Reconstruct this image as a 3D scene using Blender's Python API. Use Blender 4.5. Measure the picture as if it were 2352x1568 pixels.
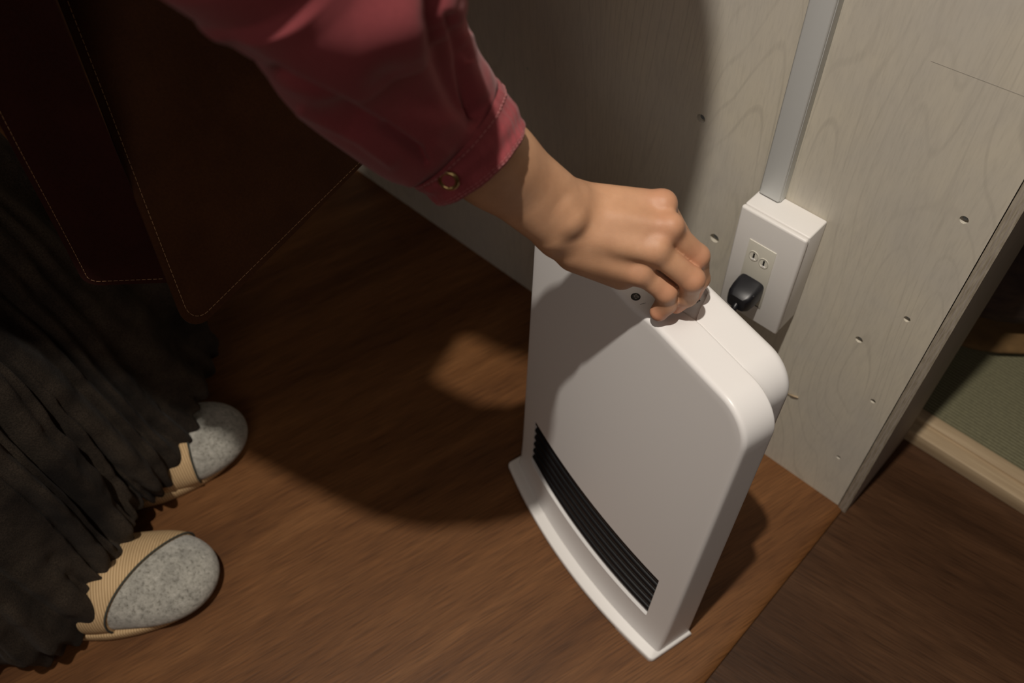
import bpy, bmesh, math, random
import numpy as np
from mathutils import Vector, Matrix
random.seed(4); RNG = np.random.default_rng(4)
S = bpy.context.scene
COL = S.collection
for o in list(bpy.data.objects): bpy.data.objects.remove(o)

# ------------------------------------------------------------------ camera
CR = np.array([[0.72373909, 0.5355584, -0.43517688],
               [0.68955296, -0.58575656, 0.42591781],
               [-0.02680385, -0.60833087, -0.7932308]])      # camera axes (right, down, forward) as columns
CP = np.array([0.0, 0.0, 1.0]); FPX = 2042.0
cam = bpy.data.cameras.new('camera'); camo = bpy.data.objects.new('camera', cam); COL.objects.link(camo)
cam.sensor_width = 36.0; cam.lens = 36.0 * FPX / 2352.0
m = Matrix.Identity(4)
for i in range(3):
    m[i][0] = CR[i, 0]; m[i][1] = -CR[i, 1]; m[i][2] = -CR[i, 2]; m[i][3] = CP[i]
camo.matrix_world = m
cam.clip_start = 0.02
cam.dof.use_dof = True; cam.dof.focus_distance = 0.74; cam.dof.aperture_fstop = 5.6
S.camera = camo
# ------------------------------------------------------------------ light and exposure
w = bpy.data.worlds.new('world'); S.world = w; w.use_nodes = True
w.node_tree.nodes['Background'].inputs[0].default_value = (0.75, 0.8, 1.0, 1)
w.node_tree.nodes['Background'].inputs[1].default_value = 0.035
LP = (-0.125, -0.112, 2.25)
ld = bpy.data.lights.new('ceiling_spotlight', 'SPOT'); lo_ = bpy.data.objects.new('ceiling_spotlight', ld); COL.objects.link(lo_)
ld.energy = 122; ld.color = (1.0, 0.92, 0.82); ld.shadow_soft_size = 0.02
ld.spot_size = math.radians(62); ld.spot_blend = 1.0
lo_.location = LP
lo_.rotation_euler = (Vector((-0.26, 0.42, 0.3)) - Vector(LP)).to_track_quat('-Z', 'Y').to_euler()
al = bpy.data.lights.new('right_fill_light', 'AREA'); alo = bpy.data.objects.new('right_fill_light', al); COL.objects.link(alo)  # added soft fill without a fixture, lifts the shade on heater and wall
al.shape = 'DISK'; al.size = 1.5; al.energy = 9.5; al.color = (1.0, 0.87, 0.78); alo.location = (1.0, -1.25, 2.2)
alo.rotation_euler = (Vector((-0.3, 0.35, 0.2)) - Vector(alo.location)).to_track_quat('-Z', 'Y').to_euler()
al2 = bpy.data.lights.new('left_fill_light', 'AREA'); alo2 = bpy.data.objects.new('left_fill_light', al2); COL.objects.link(alo2)  # weak fill added on the left to brighten the shadowed wall
al2.shape = 'DISK'; al2.size = 1.2; al2.energy = 4.5; al2.color = (1.0, 0.88, 0.76); alo2.location = (-1.0, -1.7, 2.2)
alo2.rotation_euler = (Vector((-0.4, 0.6, 0.3)) - Vector(alo2.location)).to_track_quat('-Z', 'Y').to_euler()
S.view_settings.view_transform = 'Standard'; S.view_settings.look = 'None'
S.view_settings.gamma = 1.0; S.view_settings.use_curve_mapping = False
S.view_settings.exposure = 0.0

# ------------------------------------------------------------------ helpers
def pt(px, py, d):
    """world point at depth d in front of the camera"""
    return CP + CR @ np.array([(px - 1176) / FPX, (py - 784) / FPX, 1.0]) * d
def onz(px, py, z):
    r = CR @ np.array([px - 1176, py - 784, FPX]); return CP + r * (z - CP[2]) / r[2]
def proj(P):
    P = np.asarray(P, float); c = (P - CP) @ CR
    return np.stack([1176 + FPX * c[..., 0] / c[..., 2], 784 + FPX * c[..., 1] / c[..., 2]], -1)
def smooth(a, b, x):
    t = np.clip((x - a) / (b - a), 0, 1); return t * t * (3 - 2 * t)

def new_obj(name, verts, faces, mat=None, parent=None, smoothang=40, mats=None):
    me = bpy.data.meshes.new(name)
    me.from_pydata([tuple(map(float, v)) for v in verts], [], [tuple(map(int, f)) for f in faces]); me.validate(); me.update()
    o = bpy.data.objects.new(name, me); COL.objects.link(o)
    if mat: me.materials.append(mat)
    if smoothang:
        me.polygons.foreach_set('use_smooth', [True] * len(me.polygons))
        if smoothang < 180: me.set_sharp_from_angle(angle=math.radians(smoothang))
    if parent: o.parent = parent
    return o
def bm_obj(name, bm, mat=None, parent=None, smoothang=40):
    bmesh.ops.recalc_face_normals(bm, faces=bm.faces)
    me = bpy.data.meshes.new(name); bm.to_mesh(me); bm.free()
    o = bpy.data.objects.new(name, me); COL.objects.link(o)
    if mat: me.materials.append(mat)
    if smoothang:
        me.polygons.foreach_set('use_smooth', [True] * len(me.polygons)); me.set_sharp_from_angle(angle=math.radians(smoothang))
    if parent: o.parent = parent
    return o
def box(bm, lo, hi, bev=0.0, seg=2, mat=None):
    r = bmesh.ops.create_cube(bm, size=1.0)
    lo = Vector(lo); hi = Vector(hi)
    M = Matrix.Translation((lo + hi) / 2) @ Matrix.Diagonal((*(hi - lo), 1))
    if mat is not None: M = mat @ M
    if mat is None: bmesh.ops.transform(bm, matrix=M, verts=r['verts'])
    else:
        bmesh.ops.transform(bm, matrix=M, verts=r['verts'])
    if bev:
        es = list({e for v in r['verts'] for e in v.link_edges})
        bmesh.ops.bevel(bm, geom=es, offset=bev, segments=seg, profile=0.5, affect='EDGES', clamp_overlap=True)
def tag(o, label, cat, group=None, kind=None):
    if label: o['label'] = label
    if cat: o['category'] = cat
    if group: o['group'] = group
    if kind: o['kind'] = kind
    return o
def structure(o): o['kind'] = 'structure'; return o
def tube(pts, r, n=8, closed=False, caps=True):
    pts = np.array(pts, float); N = len(pts); rr = np.broadcast_to(r, N)
    V = []; F = []
    T = np.gradient(pts, axis=0); T /= np.linalg.norm(T, axis=1)[:, None] + 1e-12
    up = np.array([0.3, 0.2, 0.93]); 
    if abs(T[0] @ up) > .9: up = np.array([1., 0, 0])
    for i in range(N):
        a = np.cross(T[i], up); a /= np.linalg.norm(a); b = np.cross(T[i], a); up = np.cross(a, T[i]) if i else up
        for k in range(n):
            t = 2 * math.pi * k / n; V.append(pts[i] + rr[i] * (a * math.cos(t) + b * math.sin(t)))
    for i in range(N - 1):
        for k in range(n): F.append((i * n + k, i * n + (k + 1) % n, (i + 1) * n + (k + 1) % n, (i + 1) * n + k))
    if caps: F.append(tuple(range(n))[::-1]); F.append(tuple(range((N - 1) * n, N * n)))
    return V, F
def merge(parts):
    V = []; F = []
    for v, f in parts:
        k = len(V); V += list(v); F += [tuple(i + k for i in ff) for ff in f]
    return V, F
def catmull(P, n):
    P = np.array(P, float); out = []; Q = np.vstack([2 * P[0] - P[1], P, 2 * P[-1] - P[-2]])
    for i in range(1, len(Q) - 2):
        for k in range(n):
            t = k / n
            out.append(0.5 * ((2 * Q[i]) + (-Q[i - 1] + Q[i + 1]) * t + (2 * Q[i - 1] - 5 * Q[i] + 4 * Q[i + 1] - Q[i + 2]) * t * t + (-Q[i - 1] + 3 * Q[i] - 3 * Q[i + 1] + Q[i + 2]) * t ** 3))
    out.append(Q[-2]); return np.array(out)

# ---- signed-distance modelling -> surface nets
def cone(P, a, b, ra, rb):
    a = np.asarray(a, float); b = np.asarray(b, float); d = b - a
    t = np.clip(((P - a) @ d) / max(d @ d, 1e-12), 0, 1)
    return np.linalg.norm(P - a - t[..., None] * d, axis=-1) - (ra + (rb - ra) * t)
def ell(P, c, M, r):      # M rows = axes
    q = (P - np.asarray(c)) @ np.asarray(M, float).T; r = np.asarray(r, float)
    k0 = np.linalg.norm(q / r, axis=-1); k1 = np.linalg.norm(q / (r * r), axis=-1) + 1e-9
    return k0 * (k0 - 1) / k1
def smin(a, b, k):
    h = np.clip(0.5 + 0.5 * (b - a) / k, 0, 1); return b * (1 - h) + a * h - k * h * (1 - h)
def smax(a, b, k): return -smin(-a, -b, k)
def snets(F, lo, hi, h):
    lo = np.array(lo, float); hi = np.array(hi, float); n = np.ceil((hi - lo) / h).astype(int) + 1
    ax = [lo[i] + h * np.arange(n[i]) for i in range(3)]
    V = np.empty(n)
    yy, zz = np.meshgrid(ax[1], ax[2], indexing='ij')
    for s in range(0, n[0], 8):
        xs = ax[0][s:s + 8]
        P = np.empty((len(xs), n[1], n[2], 3)); P[..., 0] = xs[:, None, None]; P[..., 1] = yy; P[..., 2] = zz
        V[s:s + 8] = F(P)
    ins = V < 0
    c = np.zeros(n - 1, int)
    for dx in (0, 1):
        for dy in (0, 1):
            for dz in (0, 1): c += ins[dx:n[0] - 1 + dx, dy:n[1] - 1 + dy, dz:n[2] - 1 + dz]
    act = (c > 0) & (c < 8); idx = np.full(n - 1, -1); I = np.argwhere(act); idx[act] = np.arange(len(I))
    acc = np.zeros((len(I), 3)); cnt = np.zeros(len(I))
    offs = [(a, b, c_) for a in (0, 1) for b in (0, 1) for c_ in (0, 1)]
    for p in offs:
        for d in range(3):
            if p[d]: continue
            q = list(p); q[d] = 1
            A = V[I[:, 0] + p[0], I[:, 1] + p[1], I[:, 2] + p[2]]; B = V[I[:, 0] + q[0], I[:, 1] + q[1], I[:, 2] + q[2]]
            mk = (A < 0) != (B < 0); t = np.where(mk, A / np.where(mk, A - B, 1), 0)
            pos = np.array(p, float)[None, :].repeat(len(I), 0); pos[:, d] += t
            acc += pos * mk[:, None]; cnt += mk
    verts = lo + (I + acc / cnt[:, None]) * h
    faces = []
    for d in range(3):
        e1, e2 = [(1, 2), (2, 0), (0, 1)][d]
        sl = [slice(0, n[k]) for k in range(3)]; a = [slice(None)] * 3; b = [slice(None)] * 3
        a[d] = slice(0, -1); b[d] = slice(1, None)
        ch = ins[tuple(a)] != ins[tuple(b)]
        E = np.argwhere(ch); E = E[(E[:, e1] > 0) & (E[:, e2] > 0) & (E[:, e1] < n[e1] - 1) & (E[:, e2] < n[e2] - 1)]
        def ci(o1, o2):
            Q = E.copy(); Q[:, e1] -= o1; Q[:, e2] -= o2; return idx[Q[:, 0], Q[:, 1], Q[:, 2]]
        q = np.stack([ci(1, 1), ci(0, 1), ci(0, 0), ci(1, 0)], 1)
        fl = ~ins[E[:, 0], E[:, 1], E[:, 2]]
        q[fl] = q[fl][:, ::-1]
        faces.append(q)
    faces = np.vstack(faces); faces = faces[(faces >= 0).all(1)]
    return verts, faces

# ------------------------------------------------------------------ materials
def mat(name, base=(0.8, 0.8, 0.8), rough=0.5, metal=0.0, spec=0.5, **kw):
    m = bpy.data.materials.new(name); m.use_nodes = True
    b = m.node_tree.nodes['Principled BSDF']
    b.inputs['Base Color'].default_value = (*base, 1); b.inputs['Roughness'].default_value = rough
    b.inputs['Metallic'].default_value = metal; b.inputs['Specular IOR Level'].default_value = spec
    for k, v in kw.items(): b.inputs[k.replace('_', ' ')].default_value = v
    return m
class NT:
    def __init__(s, m): s.t = m.node_tree; s.b = s.t.nodes['Principled BSDF']; s.m = m
    def n(s, typ, **kw):
        nd = s.t.nodes.new(typ)
        for k, v in kw.items():
            if k.startswith('i_'): nd.inputs[k[2:].replace('_', ' ')].default_value = v
            else: setattr(nd, k, v)
        return nd
    def l(s, a, b): s.t.links.new(a, b)
    def coords(s, scale=(1, 1, 1), rot=(0, 0, 0), src='Object'):
        tc = s.n('ShaderNodeTexCoord'); mp = s.n('ShaderNodeMapping')
        mp.inputs['Rotation'].default_value = rot; mp.inputs['Scale'].default_value = scale
        s.l(tc.outputs[src], mp.inputs[0]); return mp.outputs[0]
    def noise(s, vec, scale, detail=4, rough=0.55, dist=0.0):
        nd = s.n('ShaderNodeTexNoise'); nd.inputs['Scale'].default_value = scale; nd.inputs['Detail'].default_value = detail
        nd.inputs['Roughness'].default_value = rough; nd.inputs['Distortion'].default_value = dist
        s.l(vec, nd.inputs['Vector']); return nd.outputs['Fac']
    def ramp(s, fac, stops):
        r = s.n('ShaderNodeValToRGB'); e = r.color_ramp.elements
        while len(e) < len(stops): e.new(0.5)
        for i, (p, c) in enumerate(stops): e[i].position = p; e[i].color = (*c, 1) if len(c) == 3 else c
        s.l(fac, r.inputs[0]); return r.outputs[0]
    def mix(s, fac, a, b, mode='MIX'):
        x = s.n('ShaderNodeMix', data_type='RGBA', blend_type=mode)
        for sock, v in ((x.inputs[0], fac), (x.inputs[6], a), (x.inputs[7], b)):
            if hasattr(v, 'is_linked') or hasattr(v, 'links'): s.l(v, sock)
            elif isinstance(v, (int, float)): sock.default_value = v
            else: sock.default_value = (*v, 1)
        return x.outputs[2]
    def math(s, op, a, b=0.0):
        x = s.n('ShaderNodeMath', operation=op)
        for sock, v in ((x.inputs[0], a), (x.inputs[1], b)):
            if hasattr(v, 'links'): s.l(v, sock)
            else: sock.default_value = v
        return x.outputs[0]
    def bump(s, h, strength=0.3, dist=0.001):
        b = s.n('ShaderNodeBump'); b.inputs['Strength'].default_value = strength; b.inputs['Distance'].default_value = dist
        s.l(h, b.inputs['Height']); s.l(b.outputs[0], s.b.inputs['Normal'])
    def base(s, c): s.l(c, s.b.inputs['Base Color'])

GR = 8.0
def wood_floor(name, c0, c1, c2, rot, off=0.0, rough=0.48):
    m = mat(name, c1, rough, spec=0.25); t = NT(m)
    v = t.coords((1, 1, 1), (0, 0, rot))
    sc = t.n('ShaderNodeMapping'); sc.inputs['Scale'].default_value = (5.0, 0.55, 1); sc.inputs['Location'].default_value = (off, off, 0); t.l(v, sc.inputs[0])
    sc2 = t.n('ShaderNodeMapping'); sc2.inputs['Scale'].default_value = (620, 22, 1); t.l(v, sc2.inputs[0])
    sc3 = t.n('ShaderNodeMapping'); sc3.inputs['Scale'].default_value = (60, 5.0, 1); t.l(v, sc3.inputs[0])
    big = t.noise(sc.outputs[0], 2.6, 5, 0.6, 0.6); fine = t.noise(sc2.outputs[0], 1.0, 3, 0.6); mid = t.noise(sc3.outputs[0], 1.0, 4, 0.6, 0.4)
    f = t.math('ADD', t.math('MULTIPLY', big, 0.74), t.math('MULTIPLY', mid, 0.26))
    c = t.ramp(f, [(0.33, c0), (0.5, c1), (0.68, c2)])
    c = t.mix(1.0, c, t.ramp(fine, [(0.32, (0.62, 0.60, 0.58)), (0.5, (0.96, .96, .96)), (0.7, (1.20, 1.18, 1.15))]), 'MULTIPLY')
    t.base(c); t.bump(fine, 0.35, 0.0006); return m
M_FLOOR = wood_floor('brown_wood_veneer', (0.086, 0.034, 0.0115), (0.143, 0.060, 0.020), (0.212, 0.096, 0.035), math.radians(14))
M_FLOOR2 = wood_floor('dark_brown_wood_floor', (0.038, 0.017, 0.0076), (0.062, 0.0285, 0.013), (0.098, 0.048, 0.023), math.radians(90 - GR), 3.3, 0.40)

def painted_wood(name, col=(0.605, 0.563, 0.478), line=0.20, cx=-0.31, mark=False):
    m = mat(name, col, 0.62, spec=0.25); t = NT(m)
    tc = t.n('ShaderNodeTexCoord'); sep = t.n('ShaderNodeSeparateXYZ'); t.l(tc.outputs['Object'], sep.inputs[0])
    # grain: contours of a slow field, stretched along the height
    mp = t.n('ShaderNodeMapping'); mp.inputs['Scale'].default_value = (6.5, 6.5, 1.35); mp.inputs['Location'].default_value = (0.37, 0.2, 0.46); t.l(tc.outputs['Object'], mp.inputs[0])
    f = t.noise(mp.outputs[0], 1.0, 1.5, 0.4, 0.35)
    wv = t.math('SINE', t.math('MULTIPLY', f, 210.0))
    ln = t.ramp(wv, [(0.0, (1, 1, 1)), (0.84, (1, 1, 1)), (1.0, (0, 0, 0))])
    mp2 = t.n('ShaderNodeMapping'); mp2.inputs['Scale'].default_value = (520, 520, 60); t.l(tc.outputs['Object'], mp2.inputs[0])
    fine = t.noise(mp2.outputs[0], 1.0, 3, 0.6)
    patch = t.noise(tc.outputs['Object'], 9, 3, 0.6)
    mp3 = t.n('ShaderNodeMapping'); mp3.inputs['Scale'].default_value = (60, 60, 7); t.l(tc.outputs['Object'], mp3.inputs[0])
    streak = t.noise(mp3.outputs[0], 1.0, 5, 0.65, 0.3)
    inv = t.math('SUBTRACT', 1.0, ln)
    inv = t.math('MULTIPLY', inv, t.ramp(patch, [(0.36, (0.15, .15, .15)), (0.62, (1, 1, 1))]))
    c = t.mix(t.math('MULTIPLY', inv, line), col, (col[0] * .42, col[1] * .41, col[2] * .42))
    c = t.mix(1.0, c, t.ramp(streak, [(0.25, (0.945, .945, .95)), (0.5, (1, 1, 1)), (0.75, (1.02, 1.02, 1.01))]), 'MULTIPLY')
    c = t.mix(1.0, c, t.ramp(fine, [(0.30, (0.93, .93, .93)), (0.5, (1, 1, 1)), (0.7, (1.03, 1.03, 1.03))]), 'MULTIPLY')
    c = t.mix(1.0, c, t.ramp(patch, [(0.3, (0.93, .94, .97)), (0.7, (1.05, 1.04, 1.0))]), 'MULTIPLY')
    t.base(c); t.bump(t.math('ADD', fine, t.math('MULTIPLY', ln, 0.5)), 0.07, 0.0004)
    return m
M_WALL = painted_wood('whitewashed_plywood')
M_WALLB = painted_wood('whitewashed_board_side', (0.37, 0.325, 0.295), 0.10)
def plain_noise(name, c0, c1, scale, rough, bump=0.0, dist=0.001, stretch=(1, 1, 1), **kw):
    m = mat(name, c0, rough, **kw); t = NT(m); v = t.coords(stretch)
    f = t.noise(v, scale, 5, 0.6); t.base(t.ramp(f, [(0.35, c0), (0.65, c1)]))
    if bump: t.bump(f, bump, dist)
    return m
M_EDGE = plain_noise('plywood_edge', (0.36, 0.31, 0.23), (0.56, 0.51, 0.42), 1.0, 0.8, 0.15, 0.0004, (700, 500, 70))
M_PLASTIC = mat('glossy_white_plastic', (0.79, 0.775, 0.765), 0.34, spec=0.45)
M_PLASTIC2 = mat('white_plastic', (0.78, 0.76, 0.735), 0.42, spec=0.4)
M_BLACK = mat('black_plastic', (0.006, 0.006, 0.007), 0.38, spec=0.35)
M_SOCKET = mat('cream_plastic', (0.66, 0.64, 0.56), 0.4)
M_DARK = mat('dark_recess', (0.012, 0.011, 0.01), 0.7)
M_INK = mat('black_ink', (0.012, 0.010, 0.009), 0.5)
M_INKW = mat('white_ink', (0.42, 0.40, 0.38), 0.5)
M_CONDUIT = mat('grey_plastic', (0.67, 0.69, 0.68), 0.45)
M_STEEL = mat('grey_metal', (0.16, 0.18, 0.20), 0.5, 0.3)
M_PLUG = mat('black_rubber', (0.010, 0.010, 0.013), 0.38)
M_SILL = plain_noise('pale_wood', (0.34, 0.245, 0.145), (0.46, 0.35, 0.22), 1.0, 0.55, 0.2, 0.0005, (6, 120, 120))
M_CEIL = mat('ceiling_paint', (0.5, 0.48, 0.45), 0.8)
def tatami():
    m = mat('woven_rush', (0.2, 0.2, 0.12), 0.7); t = NT(m)
    v = t.coords((1, 1, 1), (0, 0, math.radians(0)))
    wv = t.n('ShaderNodeTexWave', wave_type='BANDS', bands_direction='Y'); wv.inputs['Scale'].default_value = 66; wv.inputs['Distortion'].default_value = 0.6; wv.inputs['Detail Scale'].default_value = 3
    t.l(v, wv.inputs[0]); n = t.noise(v, 300, 3)
    c = t.ramp(wv.outputs[0], [(0.0, (0.122, 0.113, 0.061)), (0.6, (0.160, 0.150, 0.085)), (1, (0.175, 0.165, 0.094))])
    t.base(t.mix(1.0, c, t.ramp(n, [(.3, (.82, .82, .82)), (.7, (1.1, 1.1, 1.1))]), 'MULTIPLY')); t.bump(wv.outputs[0], .5, .001); return m
M_TATAMI = tatami()
def skin():
    m = mat('skin', (0.60, 0.33, 0.215), 0.48, spec=0.35); t = NT(m)
    t.b.inputs['Subsurface Weight'].default_value = 0.12; t.b.inputs['Subsurface Radius'].default_value = (0.006, 0.0025, 0.0012); t.b.inputs['Subsurface Scale'].default_value = 0.5
    v = t.coords(); n = t.noise(v, 45, 4, 0.6); fine = t.noise(v, 900, 3, 0.65)
    vo = t.n('ShaderNodeTexVoronoi', feature='DISTANCE_TO_EDGE'); vo.inputs['Scale'].default_value = 750; t.l(v, vo.inputs['Vector'])
    at = t.n('ShaderNodeAttribute', attribute_name='redness')
    c = t.ramp(n, [(0.3, (0.465, 0.252, 0.145)), (0.55, (0.525, 0.290, 0.168)), (0.75, (0.57, 0.325, 0.196))])
    c = t.mix(at.outputs['Fac'], c, (0.56, 0.20, 0.13))
    t.base(c)
    h = t.math('ADD', fine, t.math('MULTIPLY', t.math('MINIMUM', vo.outputs[0], 0.12), 2.5)); t.bump(h, 0.22, 0.00045); return m
M_SKIN = skin()
def cloth(name, c0, c1, wscale=900, sheen=0.25, rough=0.85, bump=0.35):
    m = mat(name, c0, rough, spec=0.12); t = NT(m); t.b.inputs['Sheen Weight'].default_value = sheen
    t.b.inputs['Sheen Roughness'].default_value = 0.5
    v = t.coords(); n = t.noise(v, 22, 4); f = t.noise(v, wscale, 2)
    c = t.ramp(n, [(0.3, c0), (0.7, c1)]); t.base(t.mix(1.0, c, t.ramp(f, [(.3, (.85, .85, .85)), (.7, (1.12, 1.12, 1.12))]), 'MULTIPLY'))
    t.bump(f, bump, 0.0004); return m
M_SHIRT = cloth('pink_red_cotton', (0.262, 0.053, 0.060), (0.305, 0.064, 0.073), 1300, 0.10, 0.9, 0.12)
M_STITCH = mat('pink_thread', (0.50, 0.20, 0.20), 0.8)
M_THREAD = mat('tan_thread', (0.30, 0.17, 0.08), 0.8)
M_BRASS = mat('antique_brass', (0.50, 0.38, 0.17), 0.28, 1.0)
M_APRON = cloth('brown_leather', (0.040, 0.0135, 0.0035), (0.056, 0.020, 0.006), 500, 0.02, 0.7, 0.3)
M_APRON2 = cloth('dark_red_brown_leather', (0.024, 0.0052, 0.0035), (0.033, 0.0075, 0.005), 500, 0.02, 0.7, 0.3)
def skirt_mat():
    m = mat('thin_dark_weave', (0.06, 0.055, 0.05), 0.85, spec=0.15); t = NT(m); t.b.inputs['Sheen Weight'].default_value = 0.03
    v = t.coords(); n = t.noise(v, 12, 3)
    wv = t.noise(v, 620, 2, 0.5)
    c = t.ramp(n, [(0.35, (0.011, 0.008, 0.006)), (0.62, (0.046, 0.035, 0.025))])
    t.base(t.mix(1.0, c, t.ramp(wv, [(0.3, (0.6, .6, .6)), (0.7, (1.45, 1.45, 1.45))]), 'MULTIPLY')); t.bump(t.math('ADD', wv, t.noise(v, 90, 3)), .35, .0012); return m
M_SKIRT = skirt_mat()
def felt():
    m = mat('grey_felt', (0.42, 0.41, 0.38), 0.95, spec=0.05); t = NT(m); t.b.inputs['Sheen Weight'].default_value = 0.4
    v = t.coords(); n = t.noise(v, 230, 5, 0.7, 0.4); n2 = t.noise(v, 60, 4, 0.6); f = t.noise(v, 1400, 3)
    c = t.ramp(n, [(0.30, (0.15, 0.14, 0.115)), (0.46, (0.41, 0.395, 0.345)), (0.7, (0.58, 0.56, 0.50))])
    c = t.mix(1.0, c, t.ramp(n2, [(.35, (.78, .78, .78)), (.6, (1.05, 1.05, 1.05))]), 'MULTIPLY')
    t.base(c); t.bump(t.math('ADD', n, f), 0.7, 0.0016); return m
M_FELT = felt()
def ribbed(name, rotz):
    m = mat(name, (0.52, 0.37, 0.20), 0.85, spec=0.1); t = NT(m)
    v = t.coords((1, 1, 1), (0, 0, rotz)); wv = t.n('ShaderNodeTexWave', bands_direction='X'); wv.inputs['Scale'].default_value = 105; wv.inputs['Distortion'].default_value = 0.3
    t.l(v, wv.inputs[0]); n = t.noise(v, 30, 3)
    c = t.ramp(wv.outputs[0], [(0.0, (0.40, 0.265, 0.135)), (0.5, (0.58, 0.41, 0.225)), (1, (0.66, 0.47, 0.27))])
    t.base(t.mix(1.0, c, t.ramp(n, [(.3, (.85, .84, .82)), (.7, (1.05, 1.05, 1.05))]), 'MULTIPLY')); t.bump(wv.outputs[0], .5, .0006); return m
M_HAIR = mat('black_hair', (0.012, 0.009, 0.008), 0.4)
M_CUSHION = plain_noise('dark_brown_fabric', (0.030, 0.016, 0.012), (0.06, 0.034, 0.022), 40, 0.9, 0.4, 0.002, (1, 1, 3))
M_OCHRE = plain_noise('ochre_fabric', (0.10, 0.055, 0.017), (0.15, 0.083, 0.027), 60, 0.9, 0.3, 0.001)

# ------------------------------------------------------------------ room
YW = 0.624
def slab(name, lo, hi, m, bev=0):
    bm = bmesh.new(); box(bm, lo, hi, bev); return structure(bm_obj(name, bm, m, smoothang=30))
fb = bmesh.new(); prof_ = [(-2.6, -.02), (-2.6, 0.0), (-0.092, 0.0)] + [(-0.092 + .0212 * math.sin(a_), -.0058 * (1 - math.cos(a_))) for a_ in np.linspace(.12, math.pi / 2, 12)] + [(-0.0708, -.02)]
fa_ = [fb.verts.new((x, -2.4, z)) for x, z in prof_]; fc_ = [fb.verts.new((x, 0.80, z)) for x, z in prof_]
fb.faces.new(fa_); fb.faces.new(fc_[::-1])
for i in range(len(fa_)): fb.faces.new((fa_[i], fc_[i], fc_[(i + 1) % len(fa_)], fa_[(i + 1) % len(fa_)]))
structure(bm_obj('floor', fb, M_FLOOR, smoothang=50))
slab('floor_right', (-0.0702, -2.4, -0.0215), (2.2, 0.80, -0.0056), M_FLOOR2)
slab('ceiling', (-2.6, -2.4, 2.40), (2.2, 3.0, 2.44), M_CEIL)
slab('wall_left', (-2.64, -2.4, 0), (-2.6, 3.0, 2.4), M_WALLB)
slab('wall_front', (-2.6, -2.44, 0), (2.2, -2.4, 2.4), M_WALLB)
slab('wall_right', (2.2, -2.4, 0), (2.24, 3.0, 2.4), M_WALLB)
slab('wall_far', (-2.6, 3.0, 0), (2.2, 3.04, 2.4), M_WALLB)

# painted plywood panel with drill holes
wl_ = slab('wall_back', (-2.6, YW, 0.0), (-0.0780, YW + 0.012, 2.4), M_WALL)
holes = [(-.3605, .4393, .0050), (-.3188, .3014, .0058), (-.1023, .4727, .0040), (-.1062, .3400, .0035), (-.1378, .2807, .0042),
         (-.0987, .2090, .0031), (-.1031, .0868, .0029), (-.5933, .3868, .0022), (-.614, .0511, .0018)]
bm = bmesh.new()
for i, (x, z, r) in enumerate(holes):
    q = bmesh.ops.create_cone(bm, cap_ends=True, segments=20, radius1=r, radius2=r * 0.88, depth=0.012)
    for v in q['verts']:
        if random.random() < .25: v.co *= random.uniform(1.0, 1.10)
    bmesh.ops.transform(bm, matrix=Matrix.Translation((x, YW - 0.001, z)) @ Matrix.Rotation(math.pi / 2, 4, 'X'), verts=q['verts'])
cut = bm_obj('cutter', bm)
def boolean_cut(o, c):
    md = o.modifiers.new('b', 'BOOLEAN'); md.operation = 'DIFFERENCE'; md.solver = 'EXACT'; md.object = c
    bpy.context.view_layer.update()
    dg = bpy.context.evaluated_depsgraph_get(); me = bpy.data.meshes.new_from_object(o.evaluated_get(dg))
    o.modifiers.clear(); old = o.data; o.data = me; bpy.data.objects.remove(c)
    return o
boolean_cut(wl_, cut)
wl_.data.polygons.foreach_set('use_smooth', [False] * len(wl_.data.polygons))
bmr = bmesh.new()
for i, (x, z, r) in enumerate(holes[:7]):
    q = bmesh.ops.create_cone(bmr, cap_ends=True, segments=16, radius1=r * 0.74, radius2=r * 0.66, depth=0.0015)
    bmesh.ops.transform(bmr, matrix=Matrix.Translation((x, YW + 0.0045, z)) @ Matrix.Rotation(math.pi / 2, 4, 'X'), verts=q['verts'])
    s_ = bm_obj('screw', bmr, M_STEEL, wl_); bmr = bmesh.new()
bmr.free()
# pencil line on the panel
V, F = tube([(-.1755, YW - .00005, .5905), (-.14, YW - .00005, .5922), (-.0800, YW - .00005, .5950)], 0.00016, 5)
new_obj('pencil_line', V, F, mat('pencil', (0.27, 0.25, 0.22), 0.8), wl_)

# board closing the end of the wall, its plywood edge faces the room
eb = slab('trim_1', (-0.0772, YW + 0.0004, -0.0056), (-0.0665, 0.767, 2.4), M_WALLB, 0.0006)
bm = bmesh.new(); box(bm, (-0.0771, YW - 0.0004, -0.0056), (-0.0666, YW + 0.0006, 2.4), 0.0002)
bm_obj('plywood_edge', bm, M_EDGE, eb)
for k, x in enumerate((-0.0738, -0.0700)):
    bm = bmesh.new(); box(bm, (x, YW - 0.00045, -0.005), (x + 0.0007, YW, 2.4)); bm_obj('veneer_line', bm, M_WALLB, eb)
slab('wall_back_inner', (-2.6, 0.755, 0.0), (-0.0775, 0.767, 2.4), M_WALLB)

# tatami area behind
si = slab('trim_2', (-2.6, 0.768, -0.0056), (2.2, 0.792, 0.0165), M_SILL, 0.0012)
slab('trim_3', (-2.6, 0.789, 0.0), (2.2, 0.806, 0.0205), M_SILL, 0.001)
tm = slab('floor_tatami', (-2.6, 0.806, -0.01), (2.2, 3.0, 0.019), M_TATAMI)

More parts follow.
